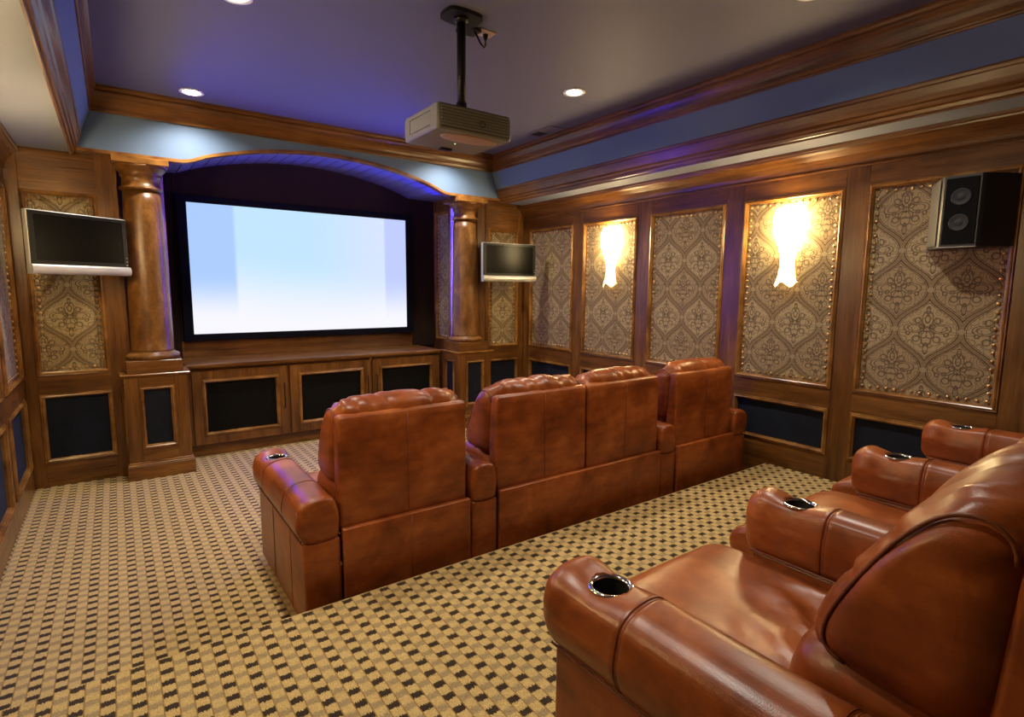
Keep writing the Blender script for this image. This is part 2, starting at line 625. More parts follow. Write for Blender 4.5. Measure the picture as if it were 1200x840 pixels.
# dropped soffits: right, left, rear (painted), front with an arched vault
sof_r = structure(prism('ceiling_soffit', [(XW1 + 0.02, ZS), (TX1 + 0.06, ZS), (TX1, ZS + 0.15), (TX1 - 0.075, 3.13), (TX1 - 0.075, ZC), (XW1 + 0.02, ZC)], 1, YBK, YF, M_SOFFIT))
sof_l = structure(prism('ceiling_soffit', [(XW0 - 0.02, ZS), (TX0 - 0.06, ZS), (TX0, ZS + 0.15), (TX0 + 0.075, 3.13), (TX0 + 0.075, ZC), (XW0 - 0.02, ZC)], 1, YBK, YF, M_SOFFIT))
prism('face_panel', [(TX1 - 0.001, ZS + 0.152), (TX1 - 0.073, 3.13), (TX1 - 0.085, 3.13), (TX1 - 0.013, ZS + 0.152)], 1, YBK + 0.5, YF, M_BLUE, sof_r)
prism('face_panel', [(TX0 + 0.001, ZS + 0.152), (TX0 + 0.073, 3.13), (TX0 + 0.085, 3.13), (TX0 + 0.013, ZS + 0.152)], 1, YBK + 0.5, YF, M_BLUE, sof_l)
sof_b = structure(box('ceiling_soffit', (TX0, YBK, ZS), (TX1, YBK + 0.5, ZC), M_BLUE, c=0))

def arch_z(x):
    c, h = 1.92, 1.36
    t = (x - c) / h
    z0, sag = 2.815, 0.245
    if abs(t) >= 1:
        return z0
    p = (1 - t * t)
    k = min(1.0, (1 - abs(t)) / 0.16)
    return z0 + sag * p * (0.35 + 0.65 * (k * k * (3 - 2 * k)))

AX = [0.47 + (3.37 - 0.47) * k / 60 for k in range(61)]
def front_soffit():
    bm = bmesh.new()
    prof = [(XW0, ZS + 0.025), (0.47, ZS + 0.025)] + [(x, arch_z(x)) for x in AX] + [(3.37, ZS + 0.025), (XW1, ZS + 0.025), (XW1, ZC), (XW0, ZC)]
    bm_prism(prof, 1, YF, YF + 0.08, bm)
    return mesh_of(bm)
sof_f = structure(link('ceiling_soffit', front_soffit(), M_BLUE))
# shallow gilded wooden lip along the lower edge of the front soffit
def lip():
    bm = bmesh.new()
    pts = [(XW0 + 0.42, ZS + 0.018)] + [(x, arch_z(x) - 0.018) for x in AX] + [(4.02, ZS + 0.018)]
    for (y0, y1, zz, h) in ((YF - 0.028, YF + 0.06, 0.0, 0.018), (YF - 0.016, YF + 0.02, 0.0182, 0.011)):
        rows = []
        for (x, z) in pts:
            rows.append([bm.verts.new((x, y0, z + zz)), bm.verts.new((x, y0, z + zz + h)), bm.verts.new((x, y1, z + zz + h)), bm.verts.new((x, y1, z + zz))])
        for a, b in zip(rows, rows[1:]):
            for k in range(4):
                bm.faces.new((a[k], a[(k + 1) % 4], b[(k + 1) % 4], b[k]))
        bm.faces.new(rows[0])
        bm.faces.new(rows[-1])
    return mesh_of(bm)
link('lip_moulding', lip(), M_MOULD, sof_f)
# vault planks running front to back under the arch
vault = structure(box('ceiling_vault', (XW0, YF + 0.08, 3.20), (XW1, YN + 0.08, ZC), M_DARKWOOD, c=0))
nb = 27
for k in range(nb):
    xa = NX0 + (NX1 - NX0) * k / nb
    xb = NX0 + (NX1 - NX0) * (k + 1) / nb
    g_ = 0.0055
    bm = bmesh.new()
    vs = []
    for (y, dz) in ((YF + 0.078, 0.030), (YN, 0.055)):
        for (x, up) in ((xa + g_, 0), (xb - g_, 0), (xb - g_, 1), (xa + g_, 1)):
            z = arch_z(x) + dz + (0.02 if up else 0)
            vs.append(bm.verts.new((x, y, z)))
    A, B = vs[:4], vs[4:]
    for q in range(4):
        bm.faces.new((A[q], A[(q + 1) % 4], B[(q + 1) % 4], B[q]))
    bm.faces.new(A)
    bm.faces.new(B)
    link('plank', mesh_of(bm), M_VAULT, vault)
def vault_backing():
    bm = bmesh.new()
    prof = [(NX0, arch_z(NX0) + 0.085)] + [(x, arch_z(x) + 0.085) for x in AX] + [(NX1, arch_z(NX1) + 0.085), (NX1, 3.25), (NX0, 3.25)]
    bm_prism(prof, 1, YF + 0.08, YN, bm)
    return mesh_of(bm)
link('plank_backing', vault_backing(), M_DARKWOOD, vault)

# ---- crowns and mouldings as swept profiles between two corners (mitred)
CROWN = [(0.0, 0.0), (0.022, 0.0), (0.026, 0.012), (0.016, 0.020), (0.020, 0.030), (0.034, 0.040), (0.040, 0.062), (0.052, 0.090), (0.074, 0.118), (0.096, 0.134),
         (0.098, 0.144), (0.090, 0.150), (0.106, 0.156), (0.112, 0.172), (0.112, 0.190), (0.0, 0.190)]
def run(name, prof, kind, fixed, a0, a1, z0, sign, mit0, mit1, mat, parent=None):
    """prof (d, h): d out from the face. kind 'x': face is plane x=fixed, runs along y. sign = direction out of the face"""
    bm = bmesh.new()
    A, B = [], []
    for (d, h) in prof:
        ca, cb = a0 + mit0 * d, a1 - mit1 * d
        if kind == 'x':
            A.append(bm.verts.new((fixed + sign * d, ca, z0 + h)))
            B.append(bm.verts.new((fixed + sign * d, cb, z0 + h)))
        else:
            A.append(bm.verts.new((ca, fixed + sign * d, z0 + h)))
            B.append(bm.verts.new((cb, fixed + sign * d, z0 + h)))
    n = len(prof)
    for k in range(n):
        bm.faces.new((A[k], A[(k + 1) % n], B[(k + 1) % n], B[k]))
    bm.faces.new(A)
    bm.faces.new(B)
    return link(name, mesh_of(bm), mat, parent)
zc = ZC - 0.19
SK = 0.55
CROWN_S = [(d * SK, h) for d, h in CROWN]
CX0, CX1 = TX0 + 0.080, TX1 - 0.080
structure(run('trim_1', CROWN, 'y', YF, CX0, CX1, zc, -1, SK, SK, M_WX))
structure(run('trim_2', CROWN_S, 'x', CX1, YBK + 0.5, YF, zc, -1, 1 / SK, 1 / SK, M_WY))
structure(run('trim_3', CROWN_S, 'x', CX0, YBK + 0.5, YF, zc, 1, 1 / SK, 1 / SK, M_WY))
structure(run('trim_4', CROWN, 'y', YBK + 0.5, CX0, CX1, zc, 1, SK, SK, M_WX))
# heavy lower moulding on the two side tray faces
HEAVY = [(-0.10, 0.002), (-0.105, -0.018), (-0.088, -0.024), (-0.082, -0.012), (-0.062, -0.008), (-0.055, 0.012), (-0.036, 0.020), (-0.028, 0.034), (-0.034, 0.042), (-0.014, 0.052),
         (0.0, 0.08), (0.012, 0.11), (0.018, 0.125), (0.032, 0.130), (0.037, 0.146), (0.032, 0.157), (0.0, 0.160)]
HEAVY = [(d * 0.62, h) for d, h in HEAVY]
structure(run('trim_5', HEAVY, 'x', TX1, YBK, YF, ZS, -1, 0, 0, M_WY))
structure(run('trim_6', HEAVY, 'x', TX0, YBK, YF, ZS, 1, 0, 0, M_WY))
# wall crown under the soffits
WCROWN = [(0.0, 0.0), (0.014, 0.0), (0.018, 0.010), (0.010, 0.016), (0.016, 0.026), (0.022, 0.050), (0.040, 0.088), (0.070, 0.122), (0.096, 0.136), (0.098, 0.148), (0.110, 0.152), (0.112, 0.172), (0.0, 0.172)]
wz = ZS - 0.172
structure(run('trim_7', WCROWN, 'x', XW1, YBK, YB, wz, -1, 0, 0, M_WY))
structure(run('trim_8', WCROWN, 'x', XW0, YBK, YB, wz, 1, 0, 0, M_WY))

# ------------------------------------------------------------------ panelled walls
FRAME = [(0.0, -0.012), (0.0, 0.006), (0.004, 0.012), (0.010, 0.010), (0.013, 0.016), (0.020, 0.019), (0.026, 0.015), (0.028, 0.006), (0.033, 0.004), (0.036, -0.004), (0.036, -0.020)]
def rect_frame(name, rect, place, mat, parent, prof=FRAME):
    u0, v0, u1, v1 = rect
    bm = bmesh.new()
    rings = []
    for (cu, cv, su, sv) in ((u0, v0, 1, 1), (u1, v0, -1, 1), (u1, v1, -1, -1), (u0, v1, 1, -1)):
        rings.append([bm.verts.new(place(cu + su * d, cv + sv * d, h)) for (d, h) in prof])
    n = len(prof)
    for i in range(4):
        a, b = rings[i], rings[(i + 1) % 4]
        for k in range(n - 1):
            bm.faces.new((a[k], a[k + 1], b[k + 1], b[k]))
    return link(name, mesh_of(bm), mat, parent)

def panel_grid(name, rect, place, h, mat, parent, uvoff=(0, 0), bulge=0.006, nu=8, nv=12):
    u0, v0, u1, v1 = rect
    bm = bmesh.new()
    uvl = bm.loops.layers.uv.new('UVMap')
    vs = []
    for j in range(nv + 1):
        for i in range(nu + 1):
            a, b = i / nu, j / nv
            k = (1 - (2 * a - 1) ** 6) * (1 - (2 * b - 1) ** 10)
            u, v = u0 + (u1 - u0) * a, v0 + (v1 - v0) * b
            vv = bm.verts.new(place(u, v, h + bulge * k))
            vs.append((vv, u - uvoff[0], v - uvoff[1]))
    for j in range(nv):
        for i in range(nu):
            q = [j * (nu + 1) + i, j * (nu + 1) + i + 1, (j + 1) * (nu + 1) + i + 1, (j + 1) * (nu + 1) + i]
            f = bm.faces.new([vs[t][0] for t in q])
            for l, t in zip(f.loops, q):
                l[uvl].uv = (vs[t][1], vs[t][2])
    # close it with a thin back so it has thickness
    me = bpy.data.meshes.new(name)
    bm.to_mesh(me)
    bm.free()
    o = link(name, me, mat, parent, True)
    return o

_nail = None
def nail_mesh():
    global _nail
    if _nail is None:
        bm = bm_lathe([(0.0118, -0.004), (0.0118, 0.0), (0.0105, 0.0035), (0.007, 0.0068), (0.0025, 0.0082)], 10)
        _nail = mesh_of(bm, 'nailhead')
        _nail.materials.append(M_NAIL)
        _nail.polygons.foreach_set('use_smooth', [True] * len(_nail.polygons))
    return _nail

def nails(rect, place, normal, parent, single, inset=0.028, gap=0.052):
    u0, v0, u1, v1 = rect[0] + inset, rect[1] + inset, rect[2] - inset, rect[3] - inset
    pts = []
    nu, nv = max(2, round((u1 - u0) / gap)), max(2, round((v1 - v0) / gap))
    for k in range(nu):
        pts.append((u0 + (u1 - u0) * k / nu, v0))
        pts.append((u1 - (u1 - u0) * k / nu, v1))
    for k in range(nv):
        pts.append((u1, v0 + (v1 - v0) * k / nv))
        pts.append((u0, v1 - (v1 - v0) * k / nv))
    rot = Vector((0, 0, 1)).rotation_difference(Vector(normal)).to_matrix().to_4x4()
    if single:
        for (u, v) in pts:
            o = link('nailhead', nail_mesh(), None, parent)
            jit = (random.uniform(-.0015, .0015), random.uniform(-.0015, .0015))
            m = rot.copy()
            m.translation = Vector(place(u + jit[0], v + jit[1], -0.014))
            o.matrix_local = m
    else:
        bm = bmesh.new()
        for (u, v) in pts:
            m = rot.copy()
            m.translation = Vector(place(u, v, -0.014))
            n0 = len(bm.verts)
            bm.from_mesh(nail_mesh())
            bm.verts.ensure_lookup_table()
            for q in bm.verts[n0:]:
                q.co = m @ q.co
        o = link('nailhead_row', mesh_of(bm), M_NAIL, parent, True)
        o['kind'] = 'stuff'

ZT, ZB, QT, QB = 2.47, 0.954, 0.799, 0.207
def fabric(rect, place, normal, parent, single, uvoff):
    rect_frame('panel_moulding', rect, place, M_MOULD, parent)
    i = 0.030
    r = (rect[0] + i, rect[1] + i, rect[2] - i, rect[3] - i)
    fp = panel_grid('fabric_panel', r, place, -0.020, M_DAMASK, parent, uvoff)
    nails(r, place, normal, fp, single)
def velvet_panel(rect, place, parent, mat=None, nm='velvet_panel'):
    rect_frame('panel_moulding', rect, place, M_MOULD, parent)
    i = 0.030
    panel_grid(nm, (rect[0] + i, rect[1] + i, rect[2] - i, rect[3] - i), place, -0.020, mat or M_VELVET, parent, (0, 0), 0.003, 4, 4)

PY = [(4.976, 5.819), (3.987, 4.809), (2.965, 3.817), (1.974, 2.791), (0.972, 1.816), (-0.03, 0.81), (-1.03, -0.19)]
def side_wall(wall, xw, s, right):
    """s = direction into the room"""
    place = lambda u, v, h: (xw + s * h, u, v)
    def bd(name, y0, y1, z0, z1, m):
        x0, x1 = sorted((xw, xw - s * 0.035))
        box(name, (x0, y0, z0), (x1, y1, z1), m, wall, c=0.0025)
    for i, (y0, y1) in enumerate(PY):
        lowz = QB if y1 > 2.9 else 0.43
        fz = 0.0 if y0 > 2.9 else ZR
        vis = (right and i < 5) or ((not right) and i < 2)
        fabric((y0, ZB, y1, ZT), place, (s, 0, 0), wall, right and i in (3, 4), (1.581 - 0.381 / 2 - (0 if i == 4 else (y0 - 0.972) * 0 + (y0 - 0.972)), 1.72 - 0.545 / 2))
        velvet_panel((y0, lowz, y1, QT), place, wall)
        # boards: rail above, rail between, base board
        bd('rail', y0 - 0.001, y1 + 0.001, ZT, ZS, M_WY)
        bd('rail', y0 - 0.001, y1 + 0.001, QT, ZB, M_WY)
        bd('base_board', y0 - 0.001, y1 + 0.001, fz if i != 3 else 0.0, lowz, M_WY)
    stiles = [(5.819, YB)] + [(PY[i + 1][1], PY[i][0]) for i in range(len(PY) - 1)] + [(YBK, -1.03)]
    for (y0, y1) in stiles:
        bd('stile', y0 + 0.0012, y1 - 0.0012, 0.0, ZS, M_WZ)
side_wall(wall_right, XW1, -1, True)
side_wall(wall_left, XW0, 1, False)

# ---- front wall: two bays, pilaster strips, niche
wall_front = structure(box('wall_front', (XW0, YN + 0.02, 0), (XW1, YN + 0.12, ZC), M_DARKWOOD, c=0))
fplace = lambda u, v, h: (u, YB - h, v)
def bay(x0, x1, a0, a1, single):
    fabric((a0, ZB, a1, ZT), fplace, (0, -1, 0), wall_front, single, ((a0 + a1) / 2 - 0.0, 1.44))
    velvet_panel((a0, QB, a1, QT), fplace, wall_front)
    def bd(name, xa, xb, za, zb, m):
        box(name, (xa, YB, za), (xb, YB + 0.035, zb), m, wall_front, c=0.0025)
    bd('stile', x0, a0 - 0.0005, 0, ZS + 0.05, M_WZ)
    bd('stile', a1 + 0.0005, x1, 0, ZS + 0.05, M_WZ)
    bd('rail', a0, a1, ZT, ZS + 0.05, M_WX)
    bd('rail', a0, a1, QT, ZB, M_WX)
    bd('base_board', a0, a1, 0, QB, M_WX)
    box('bay_backing', (x0, YB + 0.036, 0), (x1, YB + 0.06, ZS + 0.05), M_WZ, wall_front, c=0)
bay(XW0, 0.086, -0.561, -0.063, True)
box('strip_board', (3.752, YB + 0.012, 0.0), (3.8685, YB + 0.05, 2.80), M_WZ, wall_front, c=0.002)
bay(3.87, XW1, 3.903, 4.384, False)
def bracket(name, x0, x1, s):
    """little curved corbel where the bay stile meets the wall crown"""
    pts = [(x0, 2.60), (x0, 2.79), (x0 + s * 0.13, 2.79), (x0 + s * 0.115, 2.755), (x0 + s * 0.07, 2.735), (x0 + s * 0.045, 2.70), (x0 + s * 0.04, 2.62)]
    prism(name, pts, 1, YB - 0.015, YB, M_WZ, wall_front)
bracket('corbel', XW0, 0, 1)
bracket('corbel', XW1, 0, -1)
# walls closing the niche
for (xa, xb) in ((0.02, 0.44), (3.47, 3.87)):
    box('pilaster', (xa, 6.16, 0), (xb, 6.22, 2.86), M_WZ, wall_front, c=0.003)
box('return_board', (0.0205, YB + 0.061, 0), (0.05, 6.159, 2.86), M_WZ, wall_front, c=0)
box('return_board', (3.84, YB + 0.061, 0), (3.8695, 6.159, 2.86), M_WZ, wall_front, c=0)
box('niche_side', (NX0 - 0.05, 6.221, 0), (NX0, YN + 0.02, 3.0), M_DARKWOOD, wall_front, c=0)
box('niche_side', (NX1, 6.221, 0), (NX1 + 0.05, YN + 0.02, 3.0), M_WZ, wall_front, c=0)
for xx, s in ((NX0, 1), (NX1, -1)):
    nplace = (lambda xx, s: (lambda u, v, h: (xx + s * (h + 0.02), u, v)))(xx, s)
    fabric((6.28, 1.02, 6.76, 2.72), nplace, (s, 0, 0), wall_front, False, (6.52, 1.44))
# boards round the screen on the niche back
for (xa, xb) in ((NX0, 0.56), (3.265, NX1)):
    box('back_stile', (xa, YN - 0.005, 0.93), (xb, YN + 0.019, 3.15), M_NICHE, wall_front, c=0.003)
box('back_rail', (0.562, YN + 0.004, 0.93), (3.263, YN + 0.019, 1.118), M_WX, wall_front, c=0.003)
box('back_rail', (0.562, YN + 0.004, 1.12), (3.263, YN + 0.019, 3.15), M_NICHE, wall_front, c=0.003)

# ------------------------------------------------------------------ columns on pedestals
def column(label, cx, side):
    t = thing('column', label, 'column', (cx, 5.98, 0), 0, 'round wooden columns flanking the screen')
    y0, y1 = -0.23, 0.175
    h = 0.238
    def b(name, hx, yf, yb, za, zb, m=M_WX, c=0.004):
        return box(name, (-hx, yf, za), (hx, yb, zb), m, t, c)
    b('plinth', h + 0.022, y0 - 0.022, y1, 0.0, 0.125)
    b('plinth_moulding', h + 0.016, y0 - 0.016, y1, 0.126, 0.140, M_MOULD, 0.005)
    b('plinth_moulding', h + 0.008, y0 - 0.008, y1, 0.141, 0.156, M_MOULD, 0.005)
    # pedestal built of stiles and rails round the front panel
    pr = (-0.135, 0.27, 0.135, 0.835)
    for (xa, xb) in ((-h, pr[0]), (pr[2], h)):
        box('pedestal_stile', (xa, y0, 0.157), (xb, y0 + 0.03, 0.915), M_WZ, t, 0.002)
    box('pedestal_rail', (pr[0], y0, 0.157), (pr[2], y0 + 0.03, pr[1]), M_WX, t, 0.002)
    box('pedestal_rail', (pr[0], y0, pr[3]), (pr[2], y0 + 0.03, 0.915), M_WX, t, 0.002)
    box('pedestal_core', (-h + 0.022, y0 + 0.031, 0.157), (h - 0.022, y1, 0.915), M_WZ, t, 0)
    pf = lambda u, v, hh: (u, y0 - hh, v)
    rect_frame('panel_moulding', pr, pf, M_MOULD, t)
    panel_grid('velvet_panel', (pr[0] + .03, pr[1] + .03, pr[2] - .03, pr[3] - .03), pf, -0.02, M_VELVET, t, (0, 0), 0.003, 3, 3)
    for s in (-1, 1):
        sp = (lambda s: (lambda u, v, hh: (s * (h + hh), u, v)))(s)
        sr = (y0 + 0.10, 0.27, y1 - 0.085, 0.835)
        for (ya, yb) in ((y0 + 0.031, sr[0]), (sr[2], y1)):
            xs = sorted((s * h, s * (h - 0.022)))
            box('pedestal_stile', (xs[0], ya, 0.157), (xs[1], yb, 0.915), M_WZ, t, 0.001)
        for (za, zb) in ((0.157, sr[1]), (sr[3], 0.915)):
            box('pedestal_rail', (xs[0], sr[0], za), (xs[1], sr[2], zb), M_WY, t, 0.001)
        rect_frame('panel_moulding', sr, sp, M_MOULD, t, [(d * 0.7, hh * 0.7) for d, hh in FRAME])
        panel_grid('velvet_panel', (sr[0] + .02, sr[1] + .02, sr[2] - .02, sr[3] - .02), sp, -0.012, M_VELVET, t, (0, 0), 0.002, 3, 3)
    b('pedestal_cap', h + 0.012, y0 - 0.012, y1, 0.915, 0.928, M_MOULD)
    b('pedestal_cap', h + 0.026, y0 - 0.026, y1, 0.928, 0.945, M_MOULD, 0.006)
    b('plinth_block', 0.213, -0.207, 0.175, 0.945, 1.055)
    lathe('column_base', [(0.19, 1.055), (0.207, 1.062), (0.214, 1.078), (0.211, 1.094), (0.198, 1.106), (0.180, 1.110), (0.176, 1.118), (0.172, 1.124)], M_COLUMN, t, 40)
    shaft = [(0.172, 1.124), (0.167, 1.14)]
    for k in range(1, 13):
        u = k / 12
        shaft.append((0.166 - 0.024 * u ** 1.6, 1.14 + (2.535 - 1.14) * u))
    lathe('shaft', shaft, M_COLUMN, t, 48)
    lathe('capital', [(0.142, 2.535), (0.158, 2.538), (0.164, 2.548), (0.160, 2.560), (0.146, 2.566), (0.141, 2.60), (0.143, 2.645), (0.152, 2.652), (0.156, 2.662), (0.150, 2.670),
                      (0.158, 2.685), (0.178, 2.705), (0.194, 2.722), (0.200, 2.738)], M_COLUMN, t, 40)
    b('abacus', 0.206, -0.20, 0.175, 2.738, 2.792, M_MOULD, 0.005)
    return t
column('left round wooden column on pedestal, beside the left television', 0.258, -1)
column('right round wooden column on pedestal, beside the right television', 3.578, 1)

# ------------------------------------------------------------------ cabinets and worktop under the screen
CY = 6.18
cab = thing('media_cabinet', 'low wooden cabinet with three black cloth doors under the big screen', 'cabinet', (1.92, CY, 0))
def C(x): return x - 1.92
CXA, CXB = NX0 + 0.285, NX1 - 0.285
box('carcass', (C(CXA), 0.03, 0.125), (C(CXB), 0.62, 0.90), M_WX, cab, 0)
box('toe_kick', (C(CXA), 0.045, 0.0), (C(CXB), 0.5, 0.124), M_WX, cab, 0.002)
doors = [(0.565, 1.462, 1), (1.487, 2.392, 1), (2.417, 3.29, -1)]
edges = [CXA] + [e for d in doors for e in d[:2]] + [CXB]
for k in range(0, len(edges), 2):
    box('face_stile', (C(edges[k] + 0.002), 0.0, 0.125), (C(edges[k + 1] - 0.002), 0.03, 0.90), M_WZ, cab, 0.002)
for (xa, xb, hs) in doors:
    dr = bpy.data.objects.new('door', None)
    bm = bmesh.new()
    za, zb, sw = 0.13, 0.875, 0.085
    ri = (xa + sw, za + sw, xb - sw, zb - sw)
    for lo, hi in (((xa, za), (xa + sw, zb)), ((xb - sw, za), (xb, zb)), ((xa + sw, za), (xb - sw, za + sw)), ((xa + sw, zb - sw), (xb - sw, zb))):
        bm_box((C(lo[0]) + 0.0005, -0.018, lo[1] + 0.0005), (C(hi[0]) - 0.0005, 0.010, hi[1] - 0.0005), 0.002, 1, bm)
    d = link('door', mesh_of(bm), M_WZ, cab)
    dp = lambda u, v, h: (C(u), -0.018 - h, v)
    rect_frame('door_moulding', ri, dp, M_MOULD, d)
    panel_grid('cloth_panel', (ri[0] + .03, ri[1] + .03, ri[2] - .03, ri[3] - .03), dp, -0.018, M_GRILLE, d, (0, 0), 0.0, 2, 2)
    hx = C(xb - 0.042) if hs > 0 else C(xa + 0.042)
    pts = [(hx, -0.016, 0.69), (hx, -0.045, 0.692), (hx, -0.052, 0.68), (hx, -0.050, 0.60), (hx, -0.050, 0.52), (hx, -0.052, 0.435), (hx, -0.045, 0.423), (hx, -0.016, 0.425)]
    tube('handle', pts, 0.0065, M_BRONZE, d, 8)
top = thing('worktop', 'long polished wooden worktop running under the big screen', 'worktop', (1.92, CY, 0.90))
box('slab', (C(CXA), -0.035, 0.012), (C(CXB), 0.655, 0.044), M_WX, top, 0.006, 2)
box('under_moulding', (C(CXA), -0.020, 0.0), (C(CXB), 0.62, 0.0118), M_MOULD, top, 0.003)

# ------------------------------------------------------------------ projection screen
SY = YN - 0.055
scr = thing('projection_screen', 'large fixed projection screen glowing pale blue in a black frame', 'screen', (1.918, SY, 1.118))
def S_(x, z): return (x - 1.918, z - 1.118)
sx0, sx1, sz0, sz1 = 0.676 * SY / 6.8, 3.160 * SY / 6.8, 1.198, 2.586
fo = (0.583, 1.121, 3.248, 2.657)
for nm, lo, hi in (('frame_rail', (fo[0], fo[1]), (fo[2], sz0)), ('frame_rail', (fo[0], sz1), (fo[2], fo[3])),
                   ('frame_stile', (fo[0], sz0), (sx0, sz1)), ('frame_stile', (sx1, sz0), (fo[2], sz1))):
    a, b = S_(*lo), S_(*hi)
    box(nm, (a[0], -0.012, a[1]), (b[0], 0.045, b[1]), M_VELFRAME, scr, 0.004)
def screen_mesh():
    bm = bmesh.new()
    uvl = bm.loops.layers.uv.new('UVMap')
    a, b = S_(sx0, sz0), S_(sx1, sz1)
    q = [(a[0], a[1], 0, 0), (b[0], a[1], 1, 0), (b[0], b[1], 1, 1), (a[0], b[1], 0, 1)]
    vs = [bm.verts.new((x, 0.0, z)) for x, z, _, _ in q]
    f = bm.faces.new(vs)
    for l, t in zip(f.loops, q):
        l[uvl].uv = t[2:]
    me = bpy.data.meshes.new('screen_surface')
    bm.to_mesh(me)
    bm.free()
    return me
link('screen_surface', screen_mesh(), M_SCREEN, scr)

# blue light strips standing behind the columns at the niche edges
for x, lb in ((0.398, 'blue light strip standing upright behind the left column'), (3.522, 'blue light strip standing upright behind the right column')):
    t = thing('light_strip', lb, 'light strip', (x, 6.152, 0.945), 0, 'blue light strips round the screen arch')
    box('channel', (-0.012, 0.0, 0.0), (0.012, 0.007, 1.80), M_METAL_BLK, t, 0)
    box('glowing_tape', (-0.008, -0.008, 0.02), (0.008, -0.001, 1.78), M_LED if x < 1 else M_LED_R, t, 0)
t = thing('light_strip', 'blue light strip hidden behind the arched lip above the screen', 'light strip', (1.92, YF + 0.097, 2.80), 0, 'blue light strips round the screen arch')
def ribbon(dz, y0, y1, h):
    bm = bmesh.new()
    rows = []
    for x in AX[1:-1]:
        z = arch_z(x) + dz - 2.80
        rows.append([bm.verts.new((x - 1.92, yy, z + q)) for yy, q in ((y0, 0), (y1, 0), (y1, h), (y0, h))])
    for A, B in zip(rows, rows[1:]):
        for k in range(4):
            bm.faces.new((A[k], A[(k + 1) % 4], B[(k + 1) % 4], B[k]))
    bm.faces.new(rows[0])
    bm.faces.new(rows[-1])
    return mesh_of(bm)
link('channel', ribbon(0.001, -0.012, 0.010, 0.006), M_METAL_BLK, t)
link('glowing_tape', ribbon(0.0072, -0.008, 0.004, 0.0012), M_LED_ARCH, t)

# ------------------------------------------------------------------ televisions
def television(label, p0, p1, z0, z1, wall_y, arm_to):
    v = Vector((p1[0] - p0[0], p1[1] - p0[1], 0))
    w = v.length
    ang = math.atan2(v.y, v.x)
    mid = ((p0[0] + p1[0]) / 2, (p0[1] + p1[1]) / 2, z0)
    t = thing('television', label, 'television', mid, ang, 'flat televisions beside the columns')
    H = z1 - z0
    bar = 0.072
    # silver back shell seen as thin rim
    box('rim', (-w / 2, -0.004, bar * 0.4), (w / 2, 0.045, H), M_SILVER, t, 0.006, 2)
    bm = bmesh.new()
    bt, bs, bb = 0.030, 0.042, 0.030
    for lo, hi in (((-w / 2 + .007, H - bt), (w / 2 - .007, H - .007)), ((-w / 2 + .007, bar + .001), (w / 2 - .007, bar + bb)),
                   ((-w / 2 + .007, bar + bb), (-w / 2 + bs, H - bt)), ((w / 2 - bs, bar + bb), (w / 2 - .007, H - bt))):
        bm_box((lo[0], -0.012, lo[1]), (hi[0], -0.0045, hi[1]), 0.0, 1, bm)
    link('bezel', mesh_of(bm), M_BLACK, t)
    box('display', (-w / 2 + bs, -0.008, bar + bb), (w / 2 - bs, -0.0045, H - bt), M_GLASSBLK, t, 0)
    prof = []
    for k in range(9):
        a = -PI / 2 + PI * k / 8
        prof.append((-0.018 - 0.018 * math.cos(a), bar / 2 + (bar / 2 - 0.001) * math.sin(a)))
    prof = [(0.04, 0.0)] + prof + [(0.04, bar - 0.001)]
    prism('speaker_bar', prof, 0, -w / 2 + 0.001, w / 2 - 0.001, M_SILVER, t, False)
    for k in range(3):
        box('button', (w / 2 - 0.024, -0.014, bar + 0.012 + 0.03 * k), (w / 2 - 0.016, -0.0125, bar + 0.018 + 0.03 * k), M_SILVER, t, 0)
    box('back_box', (-w * 0.28, 0.046, H * 0.25), (w * 0.28, 0.085, H * 0.8), M_BLACK, t, 0.01)
    # swing arm to the wall
    inv = Matrix.Translation(Vector(mid)) @ Matrix.Rotation(ang, 4, 'Z')
    inv = inv.inverted()
    tgt = inv @ Vector((arm_to[0], arm_to[1], z0 + H * 0.5))
    el = Vector(((tgt.x + 0.0) / 2 + 0.05, (tgt.y + 0.085) / 2, H * 0.5))
    tube('swing_arm', [(0, 0.08, H * 0.5), el, tgt], 0.018, M_METAL_BLK, t, 8)
    wpt = inv @ Vector((arm_to[0], arm_to[1], z0 + H * 0.5))
    o = box('wall_plate', (-0.05, -0.012, -0.1), (0.05, 0.0, 0.1), M_METAL_BLK, t, 0.002)
    o.location = wpt
    o.rotation_euler = (0, 0, -ang)
    return t
television('left flat television with silver lower bar, angled beside the left column', (-0.482, 5.362), (0.120, 5.752), 1.79, 2.258, YB, (-0.25, YB + 0.006))
television('right flat television with silver lower bar, swung out beside the right column', (3.563, 5.555), (4.285, 5.468), 1.795, 2.254, YB, (4.10, YB + 0.006))

# ------------------------------------------------------------------ ceiling lights
for i, (x, y) in enumerate(CANS):
    nm = {0: 'recessed ceiling light above the left end of the screen arch', 1: 'recessed ceiling light above the right end of the screen arch, behind the projector',
          2: 'recessed ceiling light at the top edge of the photo, left of the projector pole', 3: 'recessed ceiling light to the right of the hanging projector'}.get(i, 'recessed ceiling light over the foreground recliner' if i == 4 else 'recessed ceiling light over the far end of the rear row')
    t = thing('ceiling_light', nm, 'ceiling light', (x, y, ZC), 0, 'recessed ceiling lights')
    lathe('trim_ring', [(0.060, -0.0005), (0.092, -0.0005), (0.094, -0.006), (0.086, -0.010), (0.070, -0.008), (0.062, -0.004)], M_WHITE, t, 32, cap=False)
    lathe('lamp', [(0.066, -0.0045), (0.050, -0.012), (0.020, -0.016)], M_LAMP, t, 24)
    ld = bpy.data.lights.new('can_bulb', 'SPOT')
    ld.energy = CAN_W
    ld.color = CAN_COL
    ld.spot_size = math.radians(142)
    ld.spot_blend = 0.85
    ld.shadow_soft_size = 0.04
    lo = bpy.data.objects.new('bulb', ld)
    COL.objects.link(lo)
    lo.parent = t
    lo.location = (0, 0, -0.03)

